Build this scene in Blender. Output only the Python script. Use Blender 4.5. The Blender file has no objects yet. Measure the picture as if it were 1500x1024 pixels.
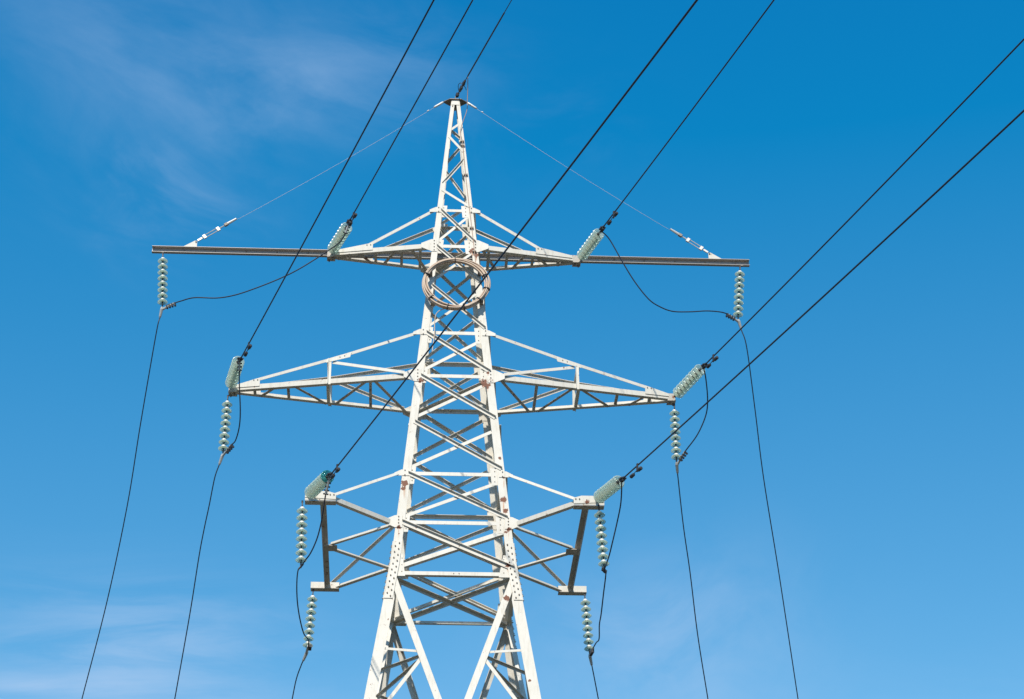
import bpy, bmesh, math, random
from mathutils import Vector, Matrix
random.seed(7)
SC = bpy.context.scene
COL = SC.collection

# ------------------------------------------------------------------ camera
CAM_LOC = Vector((-1.304505, -50.005987, 1.7))
CAM_D = Vector((0.049374, 0.864692, 0.499871)).normalized()
CAM_R = Vector((0.99856, -0.053249, -0.006519)).normalized()
CAM_U = CAM_R.cross(CAM_D)
FPX = 3200.0
cd = bpy.data.cameras.new('camera')
cam = bpy.data.objects.new('camera', cd)
COL.objects.link(cam)
m = Matrix.Identity(4)
for i in range(3):
    m[i][0] = CAM_R[i]; m[i][1] = CAM_U[i]; m[i][2] = -CAM_D[i]; m[i][3] = CAM_LOC[i]
cam.matrix_world = m
cd.sensor_width = 36.0
cd.lens = 36.0 * FPX / 1500.0
cd.clip_start = 0.1
cd.clip_end = 20000.0
SC.camera = cam

# ------------------------------------------------------------------ light
SUN_AZ = math.radians(-12.0)      # to the camera's left, behind it
SUN_EL = math.radians(45.0)
sdir = Vector((math.sin(SUN_AZ) * math.cos(SUN_EL), -math.cos(SUN_AZ) * math.cos(SUN_EL), math.sin(SUN_EL)))
sl = bpy.data.lights.new('sun', 'SUN')
sl.energy = 5.0
sl.angle = math.radians(0.5)
sl.color = (1.0, 0.945, 0.85)
sun = bpy.data.objects.new('sun', sl)
sun.rotation_euler = sdir.to_track_quat('Z', 'Y').to_euler()
sun.location = (-40, -60, 80)
COL.objects.link(sun)

SKY_STRENGTH = 0.115
SKY_GAIN = (1.80, 1.78, 1.34)
SKY_LIFT = (-0.172, -0.074, 0.118)
world = bpy.data.worlds.new('World')
SC.world = world
world.use_nodes = True
nt = world.node_tree
nt.nodes.clear()
N = nt.nodes.new
L = nt.links.new
out = N('ShaderNodeOutputWorld'); bg = N('ShaderNodeBackground')
sky = N('ShaderNodeTexSky'); sky.sky_type = 'NISHITA'; sky.sun_disc = False
sky.sun_elevation = SUN_EL
sky.sun_rotation = math.atan2(sdir.x, sdir.y)
sky.altitude = 0.0
sky.air_density = 1.0
sky.dust_density = 0.2
sky.ozone_density = 3.0
bg.inputs['Strength'].default_value = SKY_STRENGTH
tc = N('ShaderNodeTexCoord')


def mathn(op, a, b=None):
    n = N('ShaderNodeMath'); n.operation = op
    for k, v in enumerate((a, b)):
        if v is None: continue
        if isinstance(v, (int, float)): n.inputs[k].default_value = v
        else: L(v, n.inputs[k])
    return n.outputs[0]


def patch(az, el, wid_az, wid_el, scale, seed, lo, hi, sx_=0.55, sy_=1.0, tilt=0.0):
    """a wisp of thin cloud centred on a compass direction, broken up by noise"""
    sep = N('ShaderNodeSeparateXYZ'); L(tc.outputs['Generated'], sep.inputs[0])
    a = mathn('MULTIPLY', mathn('ARCTAN2', sep.outputs['X'], sep.outputs['Y']), 180 / math.pi)
    e = mathn('MULTIPLY', mathn('ARCSINE', sep.outputs['Z']), 180 / math.pi)
    da = mathn('DIVIDE', mathn('SUBTRACT', a, az), wid_az)
    de = mathn('DIVIDE', mathn('SUBTRACT', e, el), wid_el)
    g = mathn('EXPONENT', mathn('MULTIPLY', mathn('ADD', mathn('MULTIPLY', da, da), mathn('MULTIPLY', de, de)), -1.0))
    comb = N('ShaderNodeCombineXYZ')
    ct, st_ = math.cos(tilt), math.sin(tilt)
    L(mathn('MULTIPLY', mathn('ADD', mathn('MULTIPLY', a, ct), mathn('MULTIPLY', e, st_)), sx_), comb.inputs[0])
    L(mathn('MULTIPLY', mathn('SUBTRACT', mathn('MULTIPLY', e, ct), mathn('MULTIPLY', a, st_)), sy_), comb.inputs[1]); comb.inputs[2].default_value = seed
    nz = N('ShaderNodeTexNoise'); nz.inputs['Scale'].default_value = scale; nz.inputs['Detail'].default_value = 9
    nz.inputs['Roughness'].default_value = 0.60; nz.inputs['Distortion'].default_value = 0.6
    L(comb.outputs[0], nz.inputs['Vector'])
    mr = N('ShaderNodeMapRange'); mr.interpolation_type = 'SMOOTHSTEP'
    mr.inputs['From Min'].default_value = lo; mr.inputs['From Max'].default_value = hi
    L(nz.outputs[0], mr.inputs['Value'])
    return mathn('MULTIPLY', g, mr.outputs[0])


clouds = None
for spec in [
        # az, el, width az, width el, noise scale, seed, lo, hi, amount, stretch along, stretch across, tilt
        (-5.2, 36.5, 3.0, 1.5, 0.42, 1.3, 0.20, 0.85, 0.36, 0.40, 0.8, -0.2),
        (-9.0, 37.5, 5.0, 3.4, 0.30, 4.1, 0.20, 0.85, 0.26, 0.5, 1.0, -0.3),
        (-1.5, 37.2, 3.5, 1.5, 0.50, 6.6, 0.30, 0.85, 0.22, 0.4, 1.2, -0.2),
        (-7.5, 33.6, 2.8, 1.5, 0.55, 3.3, 0.36, 0.85, 0.24, 0.4, 1.2, -0.3),
        (3.0, 35.8, 3.5, 1.3, 0.40, 9.4, 0.40, 0.85, 0.12, 0.5, 1.0, 0.0),
        (7.5, 22.3, 3.6, 2.2, 0.40, 2.7, 0.18, 0.72, 0.46, 0.7, 0.8, 0.4),
        (-7.2, 22.0, 4.2, 1.5, 0.55, 7.9, 0.36, 0.72, 0.46, 0.28, 1.7, 0.05),
        (-9.0, 20.8, 4.5, 0.5, 0.55, 11.9, 0.25, 0.70, 0.50, 0.25, 1.7, 0.05),
        (0.0, 20.0, 20.0, 1.4, 0.35, 5.5, 0.20, 0.80, 0.20, 0.4, 1.2, 0.0)]:
    pm = mathn('MULTIPLY', patch(*spec[:8], *spec[9:]), spec[8])
    clouds = pm if clouds is None else mathn('ADD', clouds, pm)
mixc = N('ShaderNodeMix'); mixc.data_type = 'RGBA'
L(mathn('MINIMUM', clouds, 0.9), mixc.inputs[0])
hsv = N('ShaderNodeHueSaturation')
hsv.inputs['Saturation'].default_value = 1.0
hsv.inputs['Value'].default_value = 1.0
L(sky.outputs[0], hsv.inputs['Color'])
# the clear, deep blue of that day: more contrast between zenith and horizon than the stock atmosphere
vm = N('ShaderNodeVectorMath'); vm.operation = 'MULTIPLY_ADD'
L(hsv.outputs[0], vm.inputs[0])
vm.inputs[1].default_value = SKY_GAIN
vm.inputs[2].default_value = tuple(k / SKY_STRENGTH for k in SKY_LIFT)
vx = N('ShaderNodeVectorMath'); vx.operation = 'MAXIMUM'
L(vm.outputs[0], vx.inputs[0]); vx.inputs[1].default_value = (0.03, 0.5, 1.0)
vn = N('ShaderNodeVectorMath'); vn.operation = 'MINIMUM'
L(vx.outputs[0], vn.inputs[0]); vn.inputs[1].default_value = (1.9, 4.3, 7.6)
L(vn.outputs[0], mixc.inputs[6])
mixc.inputs[7].default_value = (4.0, 5.5, 7.7, 1)
L(mixc.outputs[2], bg.inputs['Color'])
L(bg.outputs[0], out.inputs[0])

SC.view_settings.view_transform = 'Standard'
SC.view_settings.look = 'None'
SC.view_settings.exposure = 0.0
SC.view_settings.gamma = 1.0
SC.render.engine = 'CYCLES'
SC.cycles.max_bounces = 10
SC.cycles.transmission_bounces = 10
SC.cycles.transparent_max_bounces = 12

# ------------------------------------------------------------------ photo geometry helpers (measuring only)
def ray(x, y):
    return CAM_D + CAM_R * ((x - 750) / FPX) - CAM_U * ((y - 512) / FPX)

def on_y(x, y, Y):
    v = ray(x, y); return CAM_LOC + v * ((Y - CAM_LOC.y) / v.y)

def on_z(x, y, Z):
    v = ray(x, y); return CAM_LOC + v * ((Z - CAM_LOC.z) / v.z)

def on_plane(x, y, p, n):
    v = ray(x, y); return CAM_LOC + v * ((p - CAM_LOC).dot(n) / v.dot(n))


# ------------------------------------------------------------------ materials
def newmat(name):
    mt = bpy.data.materials.new(name); mt.use_nodes = True
    t = mt.node_tree; b = t.nodes['Principled BSDF']
    return mt, t, b

def noise_node(t, scale, detail=4, rough=0.6, coord='Object'):
    c = t.nodes.new('ShaderNodeTexCoord'); n = t.nodes.new('ShaderNodeTexNoise')
    n.inputs['Scale'].default_value = scale; n.inputs['Detail'].default_value = detail; n.inputs['Roughness'].default_value = rough
    t.links.new(c.outputs[coord], n.inputs['Vector'])
    return n

def ramp(t, src, stops):
    r = t.nodes.new('ShaderNodeValToRGB')
    els = r.color_ramp.elements
    while len(els) < len(stops): els.new(0.5)
    for e, (p, c) in zip(els, stops):
        e.position = p; e.color = (c, c, c, 1) if isinstance(c, (int, float)) else (*c, 1)
    t.links.new(src, r.inputs[0])
    return r.outputs[0]

def mixcol(t, fac, a, b):
    mx = t.nodes.new('ShaderNodeMix'); mx.data_type = 'RGBA'
    t.links.new(fac, mx.inputs[0])
    for k, v in ((6, a), (7, b)):
        if isinstance(v, tuple): mx.inputs[k].default_value = (*v, 1)
        else: t.links.new(v, mx.inputs[k])
    return mx.outputs[2]

def tmath(t, op, a, b=None):
    n = t.nodes.new('ShaderNodeMath'); n.operation = op
    for k, v in enumerate((a, b)):
        if v is None: continue
        if isinstance(v, (int, float)): n.inputs[k].default_value = v
        else: t.links.new(v, n.inputs[k])
    return n.outputs[0]

# rust blisters: (x, y, z, radius, streak length) on the pylon
RUST = []

def paint_material(name, base, rusty=True, general=0.62):
    mt, t, b = newmat(name)
    n1 = noise_node(t, 2.2, 6, 0.65)
    col = mixcol(t, ramp(t, n1.outputs[0], [(0.35, 0.0), (0.75, 1.0)]), base, tuple(c * k for c, k in zip(base, (0.90, 0.885, 0.85))))
    # fine grime
    n2 = noise_node(t, 14, 5, 0.7)
    col = mixcol(t, ramp(t, n2.outputs[0], [(0.60, 0.0), (0.80, 0.35)]), col, (0.50, 0.45, 0.38))
    # rain streaks running down, and a slightly different tone on every member
    mp = t.nodes.new('ShaderNodeMapping'); mp.inputs['Scale'].default_value = (9, 9, 0.55)
    tc_ = t.nodes.new('ShaderNodeTexCoord'); t.links.new(tc_.outputs['Object'], mp.inputs[0])
    ns = t.nodes.new('ShaderNodeTexNoise'); ns.inputs['Scale'].default_value = 1.6; ns.inputs['Detail'].default_value = 5; t.links.new(mp.outputs[0], ns.inputs['Vector'])
    col = mixcol(t, ramp(t, ns.outputs[0], [(0.52, 0.0), (0.78, 0.55)]), col, (0.47, 0.40, 0.30))
    oi = t.nodes.new('ShaderNodeObjectInfo')
    col = mixcol(t, tmath(t, 'MULTIPLY', oi.outputs['Random'], 0.16), col, (0.42, 0.38, 0.32))
    # scattered rust freckles
    n3 = noise_node(t, 6.5, 6, 0.72)
    fr = ramp(t, n3.outputs[0], [(general + 0.02, 0.0), (general + 0.05, 1.0)])
    col = mixcol(t, fr, col, (0.20, 0.075, 0.03))
    if rusty and RUST:
        geo = t.nodes.new('ShaderNodeTexCoord')
        nz = noise_node(t, 16, 4, 0.6)
        mask = None; stain = None
        for (x, y, z, r, s) in RUST:
            sub = t.nodes.new('ShaderNodeVectorMath'); sub.operation = 'SUBTRACT'; sub.inputs[1].default_value = (x, y, z)
            t.links.new(geo.outputs['Object'], sub.inputs[0])
            ln = t.nodes.new('ShaderNodeVectorMath'); ln.operation = 'LENGTH'; t.links.new(sub.outputs[0], ln.inputs[0])
            v = tmath(t, 'LESS_THAN', tmath(t, 'ADD', tmath(t, 'DIVIDE', ln.outputs['Value'], r), tmath(t, 'MULTIPLY', tmath(t, 'SUBTRACT', nz.outputs[0], 0.5), 2.2)), 0.85)
            mask = v if mask is None else tmath(t, 'MAXIMUM', mask, v)
            if s:
                sc = t.nodes.new('ShaderNodeVectorMath'); sc.operation = 'MULTIPLY'; sc.inputs[1].default_value = (1 / (r * 0.35), 1 / (r * 0.6), 1 / s)
                ad = t.nodes.new('ShaderNodeVectorMath'); ad.operation = 'ADD'; ad.inputs[1].default_value = (0, 0, s * 0.8)
                t.links.new(sub.outputs[0], ad.inputs[0]); t.links.new(ad.outputs[0], sc.inputs[0])
                l2 = t.nodes.new('ShaderNodeVectorMath'); l2.operation = 'LENGTH'; t.links.new(sc.outputs[0], l2.inputs[0])
                w = tmath(t, 'MULTIPLY', tmath(t, 'MAXIMUM', tmath(t, 'SUBTRACT', 1.0, l2.outputs['Value']), 0.0), nz.outputs[0])
                stain = w if stain is None else tmath(t, 'MAXIMUM', stain, w)
        if stain is not None:
            col = mixcol(t, tmath(t, 'MINIMUM', tmath(t, 'MULTIPLY', stain, 2.2), 0.8), col, (0.46, 0.19, 0.06))
        rn = noise_node(t, 40, 3, 0.6)
        rc = mixcol(t, rn.outputs[0], (0.09, 0.024, 0.010), (0.24, 0.075, 0.026))
        col = mixcol(t, mask, col, rc)
    t.links.new(col, b.inputs['Base Color'])
    b.inputs['Roughness'].default_value = 0.55
    b.inputs['Specular IOR Level'].default_value = 0.3
    bp = t.nodes.new('ShaderNodeBump'); bp.inputs['Strength'].default_value = 0.15; bp.inputs['Distance'].default_value = 0.01
    t.links.new(n2.outputs[0], bp.inputs['Height']); t.links.new(bp.outputs[0], b.inputs['Normal'])
    return mt

def simple(name, col, rough=0.5, metal=0.0, var=0.25, scale=25):
    mt, t, b = newmat(name)
    n = noise_node(t, scale, 4)
    c = mixcol(t, n.outputs[0], tuple(x * (1 - var) for x in col), tuple(min(1, x * (1 + var)) for x in col))
    t.links.new(c, b.inputs['Base Color'])
    b.inputs['Roughness'].default_value = rough; b.inputs['Metallic'].default_value = metal
    return mt

def px_rust(x, y, Y, r, s): 
    p = on_y(x, y, Y); RUST.append((p.x, p.y, p.z, r * 1.25, s * 1.3))

px_rust(592.5, 708, -1.30, 0.085, 0.26)
px_rust(591, 716, -1.30, 0.06, 0.2)
px_rust(737.5, 732, -1.35, 0.075, 0.24)
px_rust(740.5, 748.5, -1.37, 0.06, 0.2)
px_rust(732, 670, -1.25, 0.045, 0)
px_rust(709, 561, -1.0, 0.10, 0.14)
px_rust(714, 566, -1.0, 0.085, 0.12)
px_rust(616, 558, -1.0, 0.07, 0)
px_rust(692, 367, -0.62, 0.075, 0.1)
px_rust(698, 373, -0.65, 0.07, 0.1)
px_rust(745, 776, -1.42, 0.05, 0.25)
px_rust(744, 829, -1.5, 0.075, 0.1)
px_rust(742, 877, -1.62, 0.075, 0)
px_rust(584, 772, -1.42, 0.05, 0.24)
px_rust(584, 783, -1.42, 0.03, 0.2)
px_rust(682, 214, -0.3, 0.03, 0.1)

for (x, y, Y_, r, s_) in [(688, 338, -0.5, 0.03, 0.12), (690, 352, -0.52, 0.025, 0.1), (641, 497, -0.95, 0.04, 0.1), (603, 597, -1.05, 0.035, 0.1), (715, 546, -1.0, 0.035, 0.06),
        (738, 700, -1.3, 0.03, 0.2), (728, 706, -1.3, 0.02, 0.15), (741, 780, -1.42, 0.04, 0.2), (743, 800, -1.46, 0.03, 0.15), (578, 905, -1.7, 0.035, 0.15), (545, 985, -1.9, 0.04, 0.2), (776, 998, -1.95, 0.045, 0.2),
        (697, 292, -0.42, 0.025, 0.1), (677, 245, -0.3, 0.025, 0.08), (651, 225, -0.25, 0.02, 0.06), (611, 555, -0.95, 0.03, 0.08), (735, 560, -0.95, 0.03, 0.08), (800, 752, -1.9, 0.03, 0.05), (860, 735, -2.7, 0.05, 0.03), (470, 735, -2.7, 0.05, 0.03)]:
    px_rust(x, y, Y_, r, s_)

M = {}
M['paint'] = paint_material('white_paint', (0.715, 0.672, 0.588))
M['shaded_old_paint'] = paint_material('shaded_weathered_white_paint', (0.50, 0.455, 0.40), rusty=False, general=0.57)  # darker copy of the white: underside shade in the colour, plus more rust freckles
M['galv'] = simple('galvanised_steel', (0.42, 0.38, 0.34), 0.5, 0.15, 0.2, 8)
M['bolt'] = simple('bolt_steel', (0.24, 0.20, 0.16), 0.6, 0.3, 0.4, 60)
M['iron'] = simple('dark_iron', (0.055, 0.05, 0.05), 0.55, 0.2, 0.4, 40)
M['clamp'] = simple('aluminium_clamp', (0.52, 0.50, 0.46), 0.45, 0.3, 0.25, 40)
M['cable'] = simple('dark_conductor', (0.026, 0.029, 0.042), 0.5, 0.0, 0.2, 30)
M['stay'] = simple('stay_steel', (0.40, 0.42, 0.45), 0.5, 0.1, 0.15, 30)
M['coil'] = simple('tan_cable', (0.60, 0.45, 0.33), 0.6, 0.0, 0.15, 12)
M['tie'] = simple('black_tie', (0.03, 0.027, 0.025), 0.6, 0.0, 0.2, 40)
M['lead'] = simple('brown_lead', (0.42, 0.27, 0.19), 0.6, 0.0, 0.25, 12)
M['cap'] = simple('zinc_cap', (0.70, 0.67, 0.61), 0.45, 0.1, 0.15, 30)

gm, t, b = newmat('green_glass')
b.inputs['Base Color'].default_value = (0.80, 0.93, 0.865, 1)
b.inputs['Roughness'].default_value = 0.18
b.inputs['IOR'].default_value = 1.5
b.inputs['Transmission Weight'].default_value = 0.55
nz = noise_node(t, 9, 4)
gc = mixcol(t, nz.outputs[0], (0.78, 0.88, 0.79), (0.88, 0.95, 0.88))
t.links.new(gc, b.inputs['Base Color'])
tb_ = t.nodes.new('ShaderNodeBsdfTranslucent'); tb_.inputs[0].default_value = (0.80, 0.86, 0.74, 1)
ms_ = t.nodes.new('ShaderNodeMixShader'); ms_.inputs[0].default_value = 0.38
t.links.new(b.outputs[0], ms_.inputs[1]); t.links.new(tb_.outputs[0], ms_.inputs[2])
tp_ = t.nodes.new('ShaderNodeBsdfTransparent'); tp_.inputs[0].default_value = (0.84, 0.95, 0.90, 1)
m2_ = t.nodes.new('ShaderNodeMixShader'); m2_.inputs[0].default_value = 0.30
t.links.new(ms_.outputs[0], m2_.inputs[1]); t.links.new(tp_.outputs[0], m2_.inputs[2])
t.links.new(m2_.outputs[0], t.nodes['Material Output'].inputs['Surface'])
M['glass'] = gm
tm_, t, b = newmat('teal_glass')
b.inputs['Base Color'].default_value = (0.10, 0.52, 0.50, 1); b.inputs['Roughness'].default_value = 0.08
b.inputs['Transmission Weight'].default_value = 0.75; b.inputs['IOR'].default_value = 1.5
M['teal'] = tm_

gr, t, b = newmat('dry_grass_ground')
n1 = noise_node(t, 0.05, 8); n2 = noise_node(t, 1.5, 6)
c = mixcol(t, n1.outputs[0], (0.060, 0.050, 0.030), (0.040, 0.045, 0.020))
c = mixcol(t, ramp(t, n2.outputs[0], [(0.4, 0.0), (0.7, 1.0)]), c, (0.08, 0.062, 0.04))
t.links.new(c, b.inputs['Base Color']); b.inputs['Roughness'].default_value = 0.95
M['ground'] = gr


# ------------------------------------------------------------------ mesh helpers
class MB:
    def __init__(self):
        self.v = []; self.f = []; self.mi = []
    def quad(self, idx, mi=0):
        self.f.append(tuple(idx)); self.mi.append(mi)
    def rings(self, rings, mi=0, closed=True, caps=True):
        n = len(rings[0]); base = len(self.v)
        for r in rings: self.v += [Vector(p) for p in r]
        for i in range(len(rings) - 1):
            for k in range(n if closed else n - 1):
                a = base + i * n + k; b_ = base + i * n + (k + 1) % n
                self.quad((a, b_, b_ + n, a + n), mi)
        if caps:
            self.quad(tuple(base + k for k in reversed(range(n))), mi)
            self.quad(tuple(base + (len(rings) - 1) * n + k for k in range(n)), mi)
    def prism(self, poly, ext, mi=0):
        ext = Vector(ext)
        self.rings([[Vector(p) for p in poly], [Vector(p) + ext for p in poly]], mi)
    def profile(self, p0, p1, ax, ay, pts, mi=0):
        """extrude a 2D outline (in axes ax, ay) from p0 to p1"""
        self.rings([[Vector(p0) + ax * x + ay * y for x, y in pts], [Vector(p1) + ax * x + ay * y for x, y in pts]], mi)
    def angle(self, p0, p1, n, w, t=0.012, lip=0.0, edge=1, inward=False, off=0.0, mi=0):
        """angle iron: flat flange facing n (its back on the plane off), second flange on the upper (edge=1)
        or lower (edge=-1) edge pointing along n (or -n when inward)"""
        p0 = Vector(p0); p1 = Vector(p1); a = (p1 - p0).normalized()
        n = Vector(n); n = (n - a * n.dot(a)).normalized()
        tr = n.cross(a)
        if tr.z < -1e-6 or (abs(tr.z) < 1e-3 and tr.y < 0): tr = -tr
        h = w / 2
        if lip:
            if inward: pts = [(-h, off + t), (h, off + t), (h, off + t - lip), (h - t, off + t - lip), (h - t, off), (-h, off)]
            else: pts = [(-h, off), (h, off), (h, off + lip), (h - t, off + lip), (h - t, off + t), (-h, off + t)]
            if edge < 0: pts = [(-x, y) for x, y in pts]
        else:
            pts = [(-h, off), (h, off), (h, off + t), (-h, off + t)]
        self.profile(p0, p1, tr, n, pts, mi)
    def box(self, c, ax, ay, az, sx, sy, sz, mi=0):
        c = Vector(c)
        q = [c + ax * (sx * a) + ay * (sy * b_) - az * (sz) for a, b_ in ((-1, -1), (1, -1), (1, 1), (-1, 1))]
        self.prism(q, az * (2 * sz), mi)
    def tube(self, pts, r, seg=8, mi=0, caps=True):
        pts = [Vector(p) for p in pts]; rings = []; nrm = None
        for i, p in enumerate(pts):
            a = (pts[min(i + 1, len(pts) - 1)] - pts[max(i - 1, 0)]).normalized()
            if nrm is None:
                nrm = a.orthogonal().normalized()
            nrm = (nrm - a * nrm.dot(a)).normalized(); bn = a.cross(nrm)
            rr = r[i] if isinstance(r, (list, tuple)) else r
            rings.append([p + (nrm * math.cos(2 * math.pi * k / seg) + bn * math.sin(2 * math.pi * k / seg)) * rr for k in range(seg)])
        self.rings(rings, mi, caps=caps)
    def bolt(self, p, n, r=0.02, h=0.016, mi=1):
        n = Vector(n).normalized(); p = Vector(p)
        self.tube([p, p + n * h], r, 6, mi)
        self.tube([p + n * h, p + n * (h + 0.014)], r * 0.5, 6, mi)
    def lathe(self, prof, seg=24, mi=0, org=Vector((0, 0, 0))):
        """prof: (radius, z) closed outline"""
        base = len(self.v); n = len(prof)
        for k in range(seg):
            a = 2 * math.pi * k / seg
            for r, z in prof: self.v.append(org + Vector((r * math.cos(a), r * math.sin(a), z)))
        for k in range(seg):
            for i in range(n):
                j = (i + 1) % n; k2 = (k + 1) % seg
                self.quad((base + k * n + i, base + k2 * n + i, base + k2 * n + j, base + k * n + j), mi)
    def build(self, name, mats, parent=None, smooth=False, origin=None):
        me = bpy.data.meshes.new(name)
        o_ = Vector(origin) if origin is not None else Vector((0, 0, 0))
        me.from_pydata([tuple(v - o_) for v in self.v], [], self.f)
        mats = mats if isinstance(mats, (list, tuple)) else [mats]
        for k in mats: me.materials.append(k)
        me.polygons.foreach_set('material_index', self.mi)
        bm = bmesh.new(); bm.from_mesh(me)
        bmesh.ops.remove_doubles(bm, verts=bm.verts, dist=1e-6)
        bmesh.ops.recalc_face_normals(bm, faces=bm.faces)
        bm.to_mesh(me); bm.free()
        if smooth: me.polygons.foreach_set('use_smooth', [True] * len(me.polygons))
        me.update()
        o = bpy.data.objects.new(name, me); COL.objects.link(o); o.location = o_
        if parent is not None: o.parent = parent
        return o

def tag(o, label, cat, group=None):
    o['label'] = label; o['category'] = cat
    if group: o['group'] = group
    return o

def empty(name, loc=(0, 0, 0)):
    o = bpy.data.objects.new(name, None); COL.objects.link(o); o.location = loc
    o.empty_display_size = 0.3
    return o

X = Vector((1, 0, 0)); Y = Vector((0, 1, 0)); Z = Vector((0, 0, 1))

# ------------------------------------------------------------------ ground
g = MB()
g.rings([[(4000 * math.cos(2 * math.pi * k / 96), 4000 * math.sin(2 * math.pi * k / 96), z) for k in range(96)] for z in (-0.5, 0.0)])
go = g.build('ground', M['ground']); go['kind'] = 'structure'

# ------------------------------------------------------------------ pylon body
ZB = 23.7
def W(z):
    if z >= ZB: return 1.0 + 0.09414 * (29.217 - z)
    return 1.0 + 0.09414 * (29.217 - ZB) + 0.147 * (ZB - z)

ZL = {'L1': 34.662, 'L2': 33.435, 'La': 32.116, 'L3': 30.578, 'L4': 29.217, 'Lb': 27.793, 'L5': 26.260, 'L6': 24.855, 'L7': 23.429}
ZTOP = 38.63

pylon = empty('pylon')
tag(pylon, 'tall white painted steel lattice pylon with three pairs of crossarms and rust spots', 'pylon')

PM = [M['paint'], M['bolt']]
OM = [M['shaded_old_paint'], M['bolt']]  # for members seen from below, underside shade painted in

def leg_w(z):
    k = [(39, 0.10), (36.9, 0.11), (34.6, 0.145), (32, 0.18), (30.5, 0.20), (22.9, 0.215), (22.7, 0.26), (0, 0.30)]
    for (z0, b0), (z1, b1) in zip(k, k[1:]):
        if z <= z0 and z >= z1: return b0 + (b1 - b0) * (z0 - z) / (z0 - z1)
    return k[0][1]

for sx in (-1, 1):
    for sy in (-1, 1):
        mb = MB(); rings = []
        for z in (ZTOP, 36.9, 34.6, 32, 30.5, ZB, 22.9, 22.7, 12, 0.0):
            w = W(z); b_ = leg_w(z); t_ = 0.016
            pr = [(0, 0), (b_, 0), (b_, t_), (t_, t_), (t_, b_), (0, b_)]
            rings.append([Vector((sx * (w - x), sy * (w - y), z)) for x, y in pr])
        mb.rings(rings)
        leg = mb.build('leg', PM, pylon)
        # bolted splice plates on the two outer faces of each leg
        sp = MB()
        for face in (0, 1):
            def pt(uu, z, nn):   # uu = distance from the outer corner along the face, nn = distance off the face
                w = W(z)
                return Vector((sx * (w - uu), sy * (w + nn), z)) if face == 0 else Vector((sx * (w + nn), sy * (w - uu), z))
            za, zm, zb = 24.30, ZB, 22.70
            n0 = 0.003
            wd = 0.215
            rr = []
            for z in (za, zm, zb):
                rr.append([pt(0.004, z, n0), pt(wd, z, n0), pt(wd, z, n0 + 0.016), pt(0.004, z, n0 + 0.016)])
            sp.rings(rr)
            nv = Vector((0, sy, 0)) if face == 0 else Vector((sx, 0, 0))
            for i in range(19):
                z = za - 0.06 - i * (za - zb - 0.12) / 18
                sp.bolt(pt(0.062 if i % 2 else 0.152, z, n0 + 0.016), nv, 0.019, 0.022)
        sp.build('splice_plate', PM, leg)

# face mapping: front face drawn in (u, z), offset n outwards
def mapper(face):
    def F(u, z, n=0.0):
        w = W(z) + n
        return {'front': Vector((u, -w, z)), 'rear': Vector((u, w, z)), 'left': Vector((-w, u, z)), 'right': Vector((w, u, z))}[face]
    nrm = {'front': Vector((0, -1, 0.094)), 'rear': Vector((0, 1, 0.094)), 'left': Vector((-1, 0, 0.094)), 'right': Vector((1, 0, 0.094))}[face].normalized()
    return F, nrm

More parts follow.
